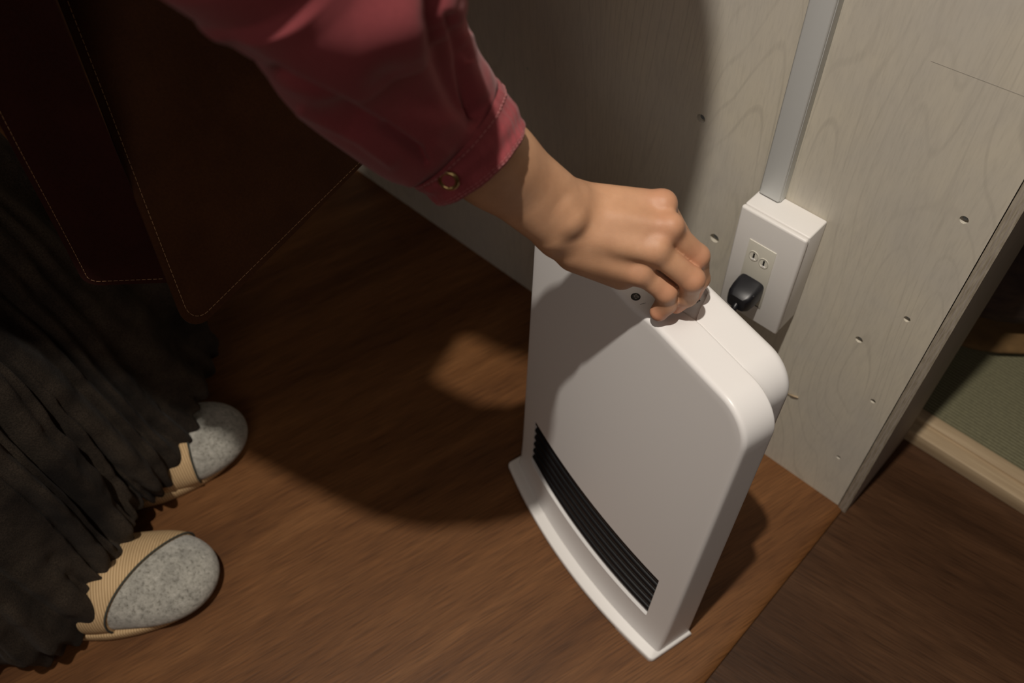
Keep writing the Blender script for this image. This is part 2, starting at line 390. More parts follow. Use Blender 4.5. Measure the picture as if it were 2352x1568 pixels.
# floor cushion on the tatami
def superbox(c, half, e=0.35, nu=48, nv=28, rot=0.0):
    V = []; F = []
    def pw(a, p): return math.copysign(abs(a) ** p, a)
    for j in range(nv + 1):
        ph = -math.pi / 2 + math.pi * j / nv
        for i in range(nu):
            th = 2 * math.pi * i / nu
            x = half[0] * pw(math.cos(ph), .55) * pw(math.cos(th), e); y = half[1] * pw(math.cos(ph), .55) * pw(math.sin(th), e); z = half[2] * pw(math.sin(ph), .8)
            xr = x * math.cos(rot) - y * math.sin(rot); yr = x * math.sin(rot) + y * math.cos(rot)
            V.append((c[0] + xr, c[1] + yr, c[2] + z))
    for j in range(nv):
        for i in range(nu): F.append((j * nu + i, j * nu + (i + 1) % nu, (j + 1) * nu + (i + 1) % nu, (j + 1) * nu + i))
    return V, F
cu = bpy.data.objects.new('floor_cushion', None); COL.objects.link(cu); cu.location = (-0.10, 1.27, 0.019)
tag(cu, 'dark brown floor cushion with ochre underside lying on the green tatami behind the wall end', 'cushion')
V, F = superbox((0, 0, 0.014), (0.30, 0.27, 0.014), .4, rot=0.85); new_obj('cushion_base', V, F, M_OCHRE, cu, 180)
V, F = superbox((0.0, 0, 0.088), (0.293, 0.263, 0.076), .4, rot=0.85); new_obj('cushion_cover', V, F, M_CUSHION, cu, 180)

# ------------------------------------------------------------------ cable duct, outlet box, plug
du = bpy.data.objects.new('cable_duct', None); COL.objects.link(du); du.location = (-0.2655, YW, 0.402)
tag(du, 'grey plastic cable duct running up the whitewashed wall from the outlet box', 'cable duct')
bm = bmesh.new(); box(bm, (-0.0112, -0.0095, 0), (0.0112, 0, 1.95), 0.0005); bm_obj('duct_base', bm, M_CONDUIT, du)
bm = bmesh.new(); box(bm, (-0.0120, -0.0125, 0.0), (0.0105, -0.0035, 1.95), 0.0022, 3); bm_obj('duct_cover', bm, M_CONDUIT, du)

ob = bpy.data.objects.new('outlet_box', None); COL.objects.link(ob); ob.location = (-0.2438, YW, 0.2625)
tag(ob, 'white plastic wall outlet box with two sockets, mounted under the grey duct', 'outlet box')
W2 = 0.0355; HT = 0.1385; D = 0.037
bm = bmesh.new(); box(bm, (-W2, -D + 0.0065, 0), (W2, 0, HT), 0.0018, 3); bm_obj('mounting_box', bm, M_PLASTIC2, ob)
bm = bmesh.new(); box(bm, (-W2 - .0004, -D, -0.0004), (W2 + .0004, -D + 0.0062, HT + .0004), 0.0024, 3); cov = bm_obj('cover_plate', bm, M_PLASTIC2, ob)
bm = bmesh.new(); box(bm, (-0.0187, -D - 0.0009, 0.024), (0.0119, -D + 0.002, 0.1062), 0.0005); ins_ = bm_obj('socket_insert', bm, M_SOCKET, ob)
def socket_face(x, z):
    ring = [(x + 0.0048 * math.cos(t) , -D - 0.0010, z + 0.0058 * math.copysign(abs(math.sin(t)) ** .8, math.sin(t))) for t in np.linspace(0, 2 * math.pi, 29)]
    V, F = tube(ring, 0.00055, 6, caps=False); r_ = new_obj('socket_rim', V, F, M_SOCKET, ins_)
    bm = bmesh.new(); box(bm, (x - 0.0009, -D - 0.0013, z - 0.0032), (x + 0.0009, -D - 0.0005, z + 0.0034)); bm_obj('slot', bm, M_DARK, ins_, 0)
    V, F = superbox((x + .0003, -D - 0.0009, z - 0.0046), (0.0022, 0.0006, 0.0012), .8, 12, 8); new_obj('slot_guide', V, F, M_PLASTIC2, ins_, 180)
for x, z in ((-0.0098, 0.0885), (0.0022, 0.0862)): socket_face(x, z)
bm = bmesh.new(); box(bm, (0.0030, -D - 0.0012, 0.0245), (0.0100, -D - 0.0006, 0.0255)); bm_obj('release_slot', bm, M_DARK, ins_, 0)

# plug with its cord
pg = bpy.data.objects.new('power_plug', None); COL.objects.link(pg); pg.location = (-0.2478, YW - D - 0.001, 0.3095)
tag(pg, 'black rubber power plug pushed into the lower socket behind the heater', 'plug')
bm = bmesh.new()
rings = [(0.0, .0140, .0125), (-.004, .0145, .0130), (-.013, .0142, .0124), (-.021, .0130, .0108), (-.0255, .0100, .0080)]
prev = None
for (y, a, b) in rings:
    rg = []
    for i in range(24):
        t = 2 * math.pi * i / 24
        rg.append(bm.verts.new((a * math.copysign(abs(math.cos(t)) ** .42, math.cos(t)), y, b * math.copysign(abs(math.sin(t)) ** .42, math.sin(t)) + y * .12)))
    if prev:
        for i in range(24): bm.faces.new((prev[i], prev[(i + 1) % 24], rg[(i + 1) % 24], rg[i]))
    else: bm.faces.new(rg)
    prev = rg
bm.faces.new(prev); bm_obj('plug_body', bm, M_PLUG, pg, 50)
for sx in (-.0115, .0115):
    bm = bmesh.new(); box(bm, (sx - .0014, -.017, -.0085), (sx + .0014, -.002, .0085), .001); bm_obj('grip_ridge', bm, M_PLUG, pg)
cp = catmull([(0, -.020, -.004), (.001, -.030, -.012), (.002, -.034, -.04), (.0, -.030, -.12), (-.02, -.02, -.22), (-.06, -.01, -.290), (-.10, -.035, -.3035), (-.13, -.075, -.3045), (-.125, -.105, -.275)], 10)
V, F = tube(cp, 0.0032, 10); new_obj('cord', V, F, M_PLUG, pg, 180)
V, F = tube(catmull([(-.1880, YW - .0012, .1385), (-.1795, YW - .0020, .1414), (-.1715, YW - .0010, .1432)], 6), [0.0005] * 6 + [0.0011] * 6 + [.0006], 5)
tag(new_obj('wood_splinter', V, F, M_SILL), 'tiny pale wood splinter on the whitewashed wall beside the heater corner', 'splinter')

# ------------------------------------------------------------------ heater
HA = math.radians(-14)
HO = np.array([-0.12607, 0.32989, 0.0])
he = bpy.data.objects.new('fan_heater', None); COL.objects.link(he); he.location = tuple(HO); he.rotation_euler = (0, 0, HA)
tag(he, 'tall slim white fan heater with black louvre grille, gripped at its top by the hand', 'heater')
def hloc(P):
    P = np.asarray(P, float) - HO; c, s = math.cos(-HA), math.sin(-HA)
    return np.stack([P[..., 0] * c - P[..., 1] * s, P[..., 0] * s + P[..., 1] * c, P[..., 2]], -1)
XL, XR, ZT = -0.2845, 0.0, 0.450
def bow(x): return 0.0145 * (1 - np.clip((x - (XL + XR) / 2) / (XR - XL) * 2, -1, 1) ** 2)
def yfront(x, z):
    return 0.0265 * (z / 0.45) - bow(x) * np.clip(1 - 0.95 * z / 0.45, 0, 1) - 0.0045 * np.exp(-np.clip(z - .009, 0, 1) / 0.014)
def rr_outline(xl, xr, zb, zt, Rt, Rb, inset, n=14, ns=40):
    xl += inset; xr -= inset; zb += inset; zt -= inset; Rt = max(Rt - inset, .0006); Rb = max(Rb - inset, .0004)
    P = []
    def arc(cx_, cz, R, a0, a1):
        for t in np.linspace(a0, a1, n): P.append((cx_ + R * math.cos(t), cz + R * math.sin(t)))
    def line(a, b):
        for t in np.linspace(0, 1, ns)[1:-1]: P.append((a[0] + (b[0] - a[0]) * t, a[1] + (b[1] - a[1]) * t))
    h = math.pi / 2
    arc(xr - Rb, zb + Rb, Rb, -h, 0); line((xr, zb + Rb), (xr, zt - Rt)); arc(xr - Rt, zt - Rt, Rt, 0, h)
    line((xr - Rt, zt), (xl + Rt, zt)); arc(xl + Rt, zt - Rt, Rt, h, 2 * h); line((xl, zt - Rt), (xl, zb + Rb))
    arc(xl + Rb, zb + Rb, Rb, 2 * h, 3 * h); line((xl + Rb, zb), (xr - Rb, zb))
    return np.array(P)
def shell(name, box_, Rt, yf, yb, ff, fb, m, parent, scoop=None, caploops=26):
    xl, xr, zb, zt = box_; loops = []
    def add(inset, front, dy, sc=1.0):
        o = rr_outline(xl, xr, zb, zt, Rt, .001, inset); c = np.array([(xl + xr) / 2, (zb + zt) / 2])
        o = c + (o - c) * sc
        y = (yf if front else yb)(o[:, 0], o[:, 1]) + dy
        loops.append(np.stack([o[:, 0], y, o[:, 1]], 1))
    for s in np.linspace(0.02, 1, caploops): add(ff, True, 0, s)
    for t in np.linspace(0, math.pi / 2, 7)[1:]: add(ff * (1 - math.sin(t)), True, ff * (1 - math.cos(t)))
    a = loops[-1].copy(); k = len(loops); add(0, False, -fb); b = loops.pop()
    for t in np.linspace(0, 1, 12)[1:]: loops.append(a + (b - a) * t)
    for t in np.linspace(0, math.pi / 2, 7)[1:]: add(fb * (1 - math.cos(t)), False, -fb * (1 - math.sin(t)))
    for s in np.linspace(1, 0.02, 8)[1:]: add(fb, False, 0, s)
    n = len(loops[0]); V = np.vstack(loops); F = []
    for j in range(len(loops) - 1):
        for i in range(n): F.append((j * n + i, j * n + (i + 1) % n, (j + 1) * n + (i + 1) % n, (j + 1) * n + i))
    F.append(tuple(range(n))[::-1]); L_ = len(loops) - 1; F.append(tuple(range(L_ * n, L_ * n + n)))
    if scoop: V = scoop(V)
    return new_obj(name, V, F, m, parent, 60)
def scoop_front(V):
    x, y, z = V.T
    k = smooth(.030, .052, y); f = (smooth(-.108, -.150, x) * (1 - k) + smooth(-.094, -.122, x) * k) * smooth(-.262, -.225, x)
    d = 0.0062 * f * smooth(.400, .450, z)
    V[:, 2] -= d; return V
def scoop_rear(V):
    x, y, z = V.T
    edge = -.1085 + .004 * np.sin((y - .05) * 60)
    f = smooth(edge, edge - .0045, x) * smooth(-.262, -.250, x)
    V[:, 2] -= (0.0050 * f * smooth(.438, .4465, z) * smooth(.0870, .0820, y)); return V
front = shell('front_housing', (XL, XR, 0.0085, ZT), 0.034, yfront, lambda x, z: 0.041 + 0.0165 * z / .45, 0.0042, 0.0020, M_PLASTIC, he, scoop_front, 30)
rear = shell('rear_housing', (XL + .020, XR - .0185, 0.02, ZT - .0012), 0.032, lambda x, z: 0.0405 + 0.0165 * z / .45, lambda x, z: 0.072 + 0.0205 * z / .45, 0.0012, 0.0075, M_PLASTIC, he, None, 8)
# recess with the control panel: a lowered bay cut into the rear top
def grid_solid(xs, zs, fy0, fy1):
    V = []; F = []; nx, nz = len(xs), len(zs)
    for fy in (fy0, fy1):
        for z in zs:
            for x in xs: V.append((x, fy(x, z), z))
    def q(l, j, i): return l * nx * nz + j * nx + i
    for j in range(nz - 1):
        for i in range(nx - 1):
            F.append((q(0, j, i), q(0, j, i + 1), q(0, j + 1, i + 1), q(0, j + 1, i))); F.append((q(1, j, i), q(1, j + 1, i), q(1, j + 1, i + 1), q(1, j, i + 1)))
    for i in range(nx - 1):
        F.append((q(0, 0, i), q(1, 0, i), q(1, 0, i + 1), q(0, 0, i + 1))); F.append((q(0, nz - 1, i), q(0, nz - 1, i + 1), q(1, nz - 1, i + 1), q(1, nz - 1, i)))
    for j in range(nz - 1):
        F.append((q(0, j, 0), q(0, j + 1, 0), q(1, j + 1, 0), q(1, j, 0))); F.append((q(0, j, nx - 1), q(1, j, nx - 1), q(1, j + 1, nx - 1), q(0, j + 1, nx - 1)))
    return V, F
GX0, GX1, GZ0, GZ1 = -0.2555, -0.0290, 0.0575, 0.1415
V, F = grid_solid(np.linspace(GX0, GX1, 40), np.linspace(GZ0, GZ1, 7), lambda x, z: float(yfront(x, z)) - .02, lambda x, z: float(yfront(x, z)) + .012)
cut = new_obj('cutter', V, F, None, he, 0)
boolean_cut(front, cut)
front.data.set_sharp_from_angle(angle=math.radians(35))
# control bay cutter
arcp = [(-.0925, .0480), (-.0970, .0535), (-.1030, .0600), (-.1080, .067), (-.1125, .0755), (-.1180, .0835), (-.130, .0868), (-.19, .0868), (-.252, .0860), (-.258, .070), (-.262, .050)]
bm = bmesh.new(); a = [bm.verts.new((x, y, .4430)) for x, y in arcp]; b = [bm.verts.new((x + (.0022 if x > -.12 else -.002 if x < -.25 else 0), y + (.001 if y > .08 else -.002 if y < .052 else 0), .4600)) for x, y in arcp]
bm.faces.new(a); bm.faces.new(b[::-1])
for i in range(len(a)): bm.faces.new((a[i], b[i], b[(i + 1) % len(a)], a[(i + 1) % len(a)]))
cut = bm_obj('cutter', bm, None, he, 0); boolean_cut(rear, cut); rear.data.set_sharp_from_angle(angle=math.radians(35))

# grille
parts = [grid_solid(np.linspace(GX0 - .001, GX1 + .001, 40), np.linspace(GZ0 - .001, GZ1 + .001, 5), lambda x, z: float(yfront(x, z)) + .0095, lambda x, z: float(yfront(x, z)) + .0115)]
nl = 6
for k in range(nl):
    zc = GZ0 + (GZ1 - GZ0) * (k + .5) / nl; hh = (GZ1 - GZ0) / nl * .40; V = []; F = []
    xs = np.linspace(GX0 + .0004, GX1 - .0004, 50); prof = [(math.cos(t), math.sin(t)) for t in np.linspace(0, 2 * math.pi, 13)[:-1]]
    for x in xs:
        for (a, b) in prof:
            z = zc + hh * b - .0012 * a; V.append((x, float(yfront(x, zc)) + .0052 + .0045 * a, z))
    n = len(prof)
    for i in range(len(xs) - 1):
        for j in range(n): F.append((i * n + j, (i + 1) * n + j, (i + 1) * n + (j + 1) % n, i * n + (j + 1) % n))
    F.append(tuple(range(n))); F.append(tuple(range((len(xs) - 1) * n, len(xs) * n))[::-1])
    parts.append((V, F))
for k in range(1, 8):   # thin uprights behind the louvres
    x = GX0 + (GX1 - GX0) * k / 8
    parts.append(grid_solid([x - .0006, x + .0006], [GZ0, GZ1], lambda a, b: float(yfront(a, b)) + .006, lambda a, b: float(yfront(a, b)) + .0100))
V, F = merge(parts); g_ = new_obj('louvre_grille', V, F, M_BLACK, he, 60); g_['label'] = 'black curved louvre grille'
# lip under the grille
V, F = tube([(x, float(yfront(x, GZ0)) - .0002, GZ0 - .0006) for x in np.linspace(GX0, GX1, 40)], .0009, 8); new_obj('grille_lip', V, F, M_PLASTIC, he, 180)
# base plate
def base_outline(inset):
    P = []; xl, xr = -0.2925 + inset, 0.0035 - inset
    def yb(x): return -0.0140 - 0.0165 * (1 - np.clip((x + .1445) / .148, -1, 1) ** 2) + inset
    R = 0.006
    for t in np.linspace(0, 1, 50):
        x = xl + R + (xr - xl - 2 * R) * t; P.append((x, yb(x)))
    y0 = yb(xr - R)
    for t in np.linspace(-math.pi / 2, 0, 8)[1:]: P.append((xr - R + R * math.cos(t), y0 + R + R * math.sin(t)))
    P += [(xr, 0.0425 - inset), (xr - .03, .0425 - inset), (xr - .034, .095 - inset), (xl + .034, .095 - inset), (xl + .03, .0425 - inset), (xl, .0425 - inset)]
    y0 = yb(xl + R)
    for t in np.linspace(math.pi, 1.5 * math.pi, 8)[:-1]: P.append((xl + R + R * math.cos(t), y0 + R + R * math.sin(t)))
    return P
loops = [(0.0012, .0022), (0.0, .0030), (0.0, .0085), (0.0006, .0098), (0.0016, .0103)]
V = []; F = []
for ins__, z in [(a_, b_ if b_ > .006 else b_ + .0015) for a_, b_ in loops]: V += [(x, y, z) for x, y in base_outline(ins__)]
n = len(base_outline(0))
for j in range(len(loops) - 1):
    for i in range(n): F.append((j * n + i, j * n + (i + 1) % n, (j + 1) * n + (i + 1) % n, (j + 1) * n + i))
F.append(tuple(range(n))[::-1]); F.append(tuple(range((len(loops) - 1) * n, len(loops) * n)))
new_obj('base_plate', V, F, M_PLASTIC2, he, 50)
for x, y in ((-.27, .005), (-.24, .08), (-.05, .08)):
    bm = bmesh.new(); box(bm, (x - .014, y - .004, 0.0), (x + .014, y + .006, .003), .0008); bm_obj('foot_pad', bm, M_PLASTIC2, he)
bm = bmesh.new(); o_ = [p for p in base_outline(.0006) if -.052 < p[0] and p[1] < .01]; o_ = o_ + [(o_[-1][0], .03), (o_[0][0], .03)]
a = [bm.verts.new((x, y, 0.0)) for x, y in o_]; b = [bm.verts.new((x, y, .0044)) for x, y in o_]; bm.faces.new(a[::-1]); bm.faces.new(b)
for i in range(len(a)): bm.faces.new((a[i], a[(i + 1) % len(a)], b[(i + 1) % len(a)], b[i]))
bm_obj('foot_pad', bm, M_PLASTIC2, he)
# control marks
def text_mesh(name, body, size, loc, rot, m, parent, ext=0.00008):
    cu_ = bpy.data.curves.new(name, 'FONT'); cu_.body = body; cu_.size = size; cu_.align_x = 'CENTER'; cu_.align_y = 'CENTER'; cu_.extrude = ext
    o = bpy.data.objects.new(name, cu_); COL.objects.link(o); bpy.context.view_layer.update()
    me = bpy.data.meshes.new_from_object(o.evaluated_get(bpy.context.evaluated_depsgraph_get())); bpy.data.objects.remove(o)
    o = bpy.data.objects.new(name, me); COL.objects.link(o); me.materials.clear(); me.materials.append(m); o.location = loc; o.rotation_euler = rot; o.parent = parent
    return o
def ztop(x, y):
    f = smooth(-.108, -.150, x) * smooth(-.262, -.225, x); return ZT - .0062 * f
bm = bmesh.new(); q = bmesh.ops.create_cone(bm, cap_ends=True, segments=32, radius1=.0040, radius2=.0040, depth=.0002)
IC = (-.1490, .0350); tilt = 0.0
ic = bm_obj('power_mark', bm, M_INK, he); ic.location = (IC[0], IC[1], ztop(*IC) + .0003); ic.rotation_euler = (tilt, 0, 0)
text_mesh('mark_text', '切', .0046, (0, 0, .00014), (0, 0, 0), M_INKW, ic)
text_mesh('control_text', '弱', .0060, (-.1195, .0735, .44335), (0, 0, math.radians(0)), M_INK, he)
text_mesh('control_text', '／', .0040, (-.1390, .0345, ztop(-.139, .0345) + .0004), (tilt, 0, math.radians(30)), M_INK, he)

# ------------------------------------------------------------------ person
wr = pt(1290, 492, .640)
J = dict(M2=(1517, 470, .652), M3=(1532, 524, .644), M4=(1503, 574, .645), M5=(1466, 624, .660))
J = {k: pt(*v) for k, v in J.items()}
ELB = pt(735, 60, .443); MIDA = np.array([-.350, .155, .875])
SHR = np.array([-.452, .118, .965])
def hand_sdf(P):
    # forearm: two bones side by side
    fa = cone(P, pt(1300, 463, .636), pt(1140, 345, .586), .0170, .0205)
    fa = smin(fa, cone(P, pt(1262, 518, .638), pt(1118, 392, .588), .0165, .0205), .012)
    fa = smin(fa, cone(P, pt(1128, 368, .590), ELB, .0245, .0325), .02)
    # back of the hand
    pm = cone(P, pt(1322, 462, .652), J['M2'], .0150, .0105)
    pm = smin(pm, cone(P, pt(1318, 490, .646), J['M3'], .0150, .0105), .008)
    pm = smin(pm, cone(P, pt(1296, 525, .648), J['M4'], .0150, .0102), .008)
    pm = smin(pm, cone(P, pt(1285, 548, .655), J['M5'], .0155, .0098), .008)
    pm = smin(pm, cone(P, pt(1322, 580, .668), pt(1428, 628, .674), .0150, .0125), .010)
    pm = smin(pm, cone(P, pt(1330, 510, .668), pt(1470, 550, .668), .0160, .0150), .010)
    pm = smin(pm, cone(P, pt(1350, 480, .670), pt(1440, 530, .685), .0135, .0120), .010)
    hd = smin(fa, pm, .014)
    hd = smin(hd, cone(P, pt(1286, 480, .6260), pt(1302, 500, .6290), .0130, .0130), .0065)       # end of the ulna
    for k, (dx, dy, dd, r) in dict(M2=(8, -2, -.0045, .0076), M3=(10, -4, -.0052, .0078), M4=(8, -6, -.0035, .0070), M5=(8, -4, -.0032, .0066)).items():
        c = J[k] + (CR[:, 0] * dx + CR[:, 1] * dy) * .64 / FPX + CR[:, 2] * dd
        hd = smin(hd, cone(P, c, c + 1e-5, r, r), .0075)
    def finger(js, rs, root):
        d = None
        pts = [pt(*j) for j in js]
        for i in range(len(pts) - 1):
            c = cone(P, pts[i], pts[i + 1], rs[i], rs[i + 1]); d = c if d is None else smin(d, c, .0035)
        return d
    f5 = finger([(1468, 622, .660), (1529, 670, .671), (1531, 696, .684), (1514, 716, .6905)], [.0090, .0083, .0080, .0074], 'M5')
    f4 = finger([(1505, 575, .646), (1590, 642, .660), (1578, 678, .683), (1553, 700, .700)], [.0094, .0092, .0083, .0070], 'M4')
    f3 = finger([(1532, 524, .645), (1602, 588, .664), (1606, 640, .688), (1592, 676, .706)], [.0096, .0088, .0079, .0064], 'M3')
    f2 = finger([(1518, 470, .653), (1572, 560, .688), (1594, 618, .704), (1596, 655, .716)], [.0096, .0084, .0076, .0062], 'M2')
    th = finger([(1440, 530, .685), (1500, 585, .703), (1545, 625, .716), (1570, 655, .722)], [.0118, .0098, .0088, .0072], 'M2')
    fs = smin(smin(f5, f4, .0012), smin(f3, f2, .0012), .0012)
    hd = smin(hd, th, .006)
    hd = smin(hd, fs, .0050)
    return hd
hp = np.array([wr, *J.values(), pt(1520, 730, .70), pt(1600, 680, .72), pt(1128, 368, .592), pt(1060, 320, .57), pt(1620, 584, .66)])
lo = hp.min(0) - .032; hi = hp.max(0) + .032
HV, HF = snets(hand_sdf, lo, hi, .00125)
# keep only the part clear of the box side (arm end), closed inside the sleeve
PEL = np.array([-.88, -.16, .86]); NECK = np.array([-.474, .207, 1.02]); HEAD = np.array([-.358, .302, 1.09])
SHL = np.array([-.54, .405, 1.03]); ANR = np.array([-.705, -.125, .085]); ANL = np.array([-.79, -.005, .085])
FDIR = np.array([.62, .42, .66]); 
hf = np.array([.66, .46, -.59]); hf /= np.linalg.norm(hf)              # where the face looks
hu = np.array([.50, .34, .80]); hu -= hf * (hu @ hf); hu /= np.linalg.norm(hu); hs = np.cross(hf, hu)
def torso(P, o=0.0):
    d = cone(P, PEL, (PEL + NECK) / 2, .125 + o, .12 + o)
    d = smin(d, cone(P, (PEL + NECK) / 2, NECK * .9 + PEL * .1, .12 + o, .095 + o), .05)
    d = smin(d, cone(P, SHR + (NECK - SHR) * .15, SHL + (NECK - SHL) * .15, .062 + o, .062 + o), .06); return d
def body_sdf(P):
    d = torso(P)
    d = smin(d, cone(P, NECK, HEAD - hu * .05, .052, .046), .03)
    h_ = ell(P, HEAD, [hs, hf, hu], (.073, .092, .108)); h_ = smin(h_, ell(P, HEAD + hf * .035 - hu * .065, [hs, hf, hu], (.046, .048, .048)), .03)
    h_ = smin(h_, cone(P, HEAD + hf * .090 + hu * .005, HEAD + hf * .106 - hu * .026, .006, .011), .010)           # nose
    for s in (-1, 1):
        h_ = smax(h_, -cone(P, HEAD + hf * .092 + hs * s * .030 + hu * .004, HEAD + hf * .094 + hs * s * .030 + hu * .003, .011, .011), .012)
        h_ = smin(h_, cone(P, HEAD + hf * .076 + hs * s * .030 + hu * .002, HEAD + hf * .0761 + hs * s * .030 + hu * .002, .0115, .0115), .003)
        h_ = smin(h_, ell(P, HEAD + hs * s * .075 - hu * .005, [hs, hf, hu], (.008, .018, .030)), .006)
    h_ = smin(h_, cone(P, HEAD + hf * .082 - hs * .018 - hu * .052, HEAD + hf * .082 + hs * .018 - hu * .052, .006, .006), .006)
    d = smin(d, h_, .02)
    d = smin(d, cone(P, SHR, MIDA, .044, .036), .03); d = smin(d, cone(P, MIDA, ELB, .036, .031), .015)
    EL2 = np.array([-.90, .42, .78]); d = smin(d, cone(P, SHL, EL2, .046, .036), .03); d = smin(d, cone(P, EL2, (-.89, .26, .65), .036, .027), .01)
    for hp_, kn, an in ((PEL + (.05, -.07, -.02), np.array([-.775, -.09, .47]), ANR), (PEL + (-.03, .09, -.02), np.array([-.85, .03, .47]), ANL)):
        d = smin(d, cone(P, hp_, kn, .064, .050), .03); d = smin(d, cone(P, kn, an, .048, .032), .02)
    return d
BV, BF = snets(body_sdf, (-1.12, -.36, .03), (-.26, .60, 1.28), .009)
def left_hand(P):
    a = np.array([-.875, .200, .590]); dn = np.array([.10, -.42, -.90]); dn /= np.linalg.norm(dn); ac = np.array([.93, .35, -.06]); pn = np.cross(dn, ac)
    d = cone(P, (-.89, .26, .65), a, .0275, .021)
    for k, (o_, L_, r_) in enumerate(((-.027, .070, .0082), (-.009, .080, .0086), (.009, .076, .0084), (.026, .060, .0074))):
        m0 = a + dn * .082 + ac * o_; d = smin(d, cone(P, a + dn * .012 + ac * o_ * .5, m0, .0145, .0105), .008)
        m1 = m0 + dn * L_ * .52 + pn * .010; d = smin(d, smin(cone(P, m0, m1, r_ + .001, r_), cone(P, m1, m1 + dn * L_ * .40 + pn * .020, r_, r_ * .8), .003), .003)
    t1 = a + dn * .040 - ac * .040 + pn * .012; d = smin(d, cone(P, a + dn * .015 - ac * .012, t1, .014, .011), .008)
    return smin(d, cone(P, t1, t1 + dn * .045 - ac * .006 + pn * .012, .0105, .0080), .004)
LV_, LF_ = snets(left_hand, (-.97, .02, .36), (-.79, .31, .69), .0025)
verts = np.vstack([HV, BV, LV_]); faces = np.vstack([HF, BF + len(HV), LF_ + len(HV) + len(BV)])
person = new_obj('person', verts, faces, M_SKIN, None, 180)
tag(person, 'person in pink-red shirt and brown leather apron bending to grip the heater', 'person')
red = np.zeros(len(verts))
for c, r, a in [(J['M2'], .011, .75), (J['M3'] , .011, .65), (J['M4'], .010, .28), (J['M5'], .011, .40), (pt(1605, 590, .655), .012, .40), (pt(1595, 645, .652), .012, .32), (pt(1530, 675, .662), .012, .30), (pt(1515, 725, .69), .012, .65), (pt(1550, 705, .698), .014, .7), (pt(1595, 670, .705), .018, .8), (pt(1560, 560, .66), .010, .2)]:
    red = np.maximum(red, .7 * a * np.exp(-(np.linalg.norm(verts - c, axis=1) / r) ** 2 * .8))
at = person.data.attributes.new('redness', 'FLOAT', 'POINT'); at.data.foreach_set('value', red.astype(np.float32))

# ---- shirt: sleeve lofted along the arm + torso
st = [  # centre px, half-width px, depth, tilt of the ring plane
    (1103, 380, 122, .564, .001), (1040, 305, 150, .550, .001), (967, 242, 178, .520, .001), (875, 137, 214, .470, .0), (815, 20, 246, .422, 0.0), (725, -125, 288, .388, 0.0)]
C_ = [pt(a, b, d) for a, b, r, d, t in st] + [MIDA + (0, 0, .01), SHR + (-.01, -.01, .0)]
Rr = [r * d / FPX for a, b, r, d, t in st] + [.062, .066]
Tl = [t for *_, t in st] + [0, 0]
Wd = []
WPX = [(.727, -.687), (.62, -.78), (.60, -.80), (.80, -.60), (.90, -.42), (.93, -.36)]
for w_ in WPX: Wd.append(CR[:, 0] * w_[0] + CR[:, 1] * w_[1])
Wd += [CR[:, 0] * .9 + CR[:, 1] * -.4] * 2
data = np.hstack([np.array(C_), np.array(Rr)[:, None], np.array(Tl)[:, None], np.array(Wd)])
dense = catmull(data, 26)
NS = 320; th = np.linspace(0, 2 * math.pi, NS, endpoint=False)
cen = dense[:, :3]; T = np.gradient(cen, axis=0); T /= np.linalg.norm(T, axis=1)[:, None]
def sleeve_ring(i, grow=0.0, dt=0.0):
    c = cen[i]; r = dense[i, 3] + grow; tl = dense[i, 4]; t = T[i]; w_ = dense[i, 5:8]; w_ = w_ - t * (w_ @ t); w_ /= np.linalg.norm(w_)
    n_ = np.cross(t, w_); n_ = n_ if n_ @ CR[:, 2] < 0 else -n_
    tl_ = t - CR[:, 2] * (t @ CR[:, 2]); tl_ /= np.linalg.norm(tl_) + 1e-9; k = float(smooth(2.6, 4.4, np.array(i / 26.0)))
    n2 = -CR[:, 2] - .50 * tl_; n2 -= w_ * (n2 @ w_); n2 /= np.linalg.norm(n2); n_ = n_ * k + n2 * (1 - k); n_ /= np.linalg.norm(n_)
    out = w_[None] * np.cos(th)[:, None] + n_[None] * np.sin(th)[:, None] * .88
    return c + out * r - t * (tl * np.sin(th)[:, None] + dt), out
def seg_dist(Q, pl_):
    best = np.full(len(Q), 1e9)
    for a, b in zip(pl_[:-1], pl_[1:]):
        a = np.array(a, float); b = np.array(b, float); d = b - a; t = np.clip(((Q - a) @ d) / (d @ d), 0, 1)
        best = np.minimum(best, np.linalg.norm(Q - a - t[:, None] * d, axis=1))
    return best
folds = [([(1015, -60), (1002, 40), (1015, 130), (1065, 235), (1100, 277)], 30, -.010), ([(1045, 40), (1062, 140), (1100, 268)], 9, -.006),
         ([(1075, 90), (1085, 150), (1112, 215)], 14, .002), ([(1068, 110), (1078, 135)], 7, -.003),
         ([(640, 165), (770, 235), (870, 290), (960, 350)], 17, -.005), ([(540, 100), (700, 205), (800, 272)], 28, -.003), ([(700, 255), (830, 320), (900, 372)], 14, .003),
         ([(560, 30), (700, 110), (820, 125), (930, 80)], 100, .0055), ([(960, 270), (1010, 290), (1078, 262)], 26, .003), ([(900, 190), (960, 240)], 50, -.006),
         ([(880, 300), (960, 355), (975, 372)], 10, -.004), ([(1000, 330), (1040, 360)], 12, .0015)]
rings = []; i0 = 26
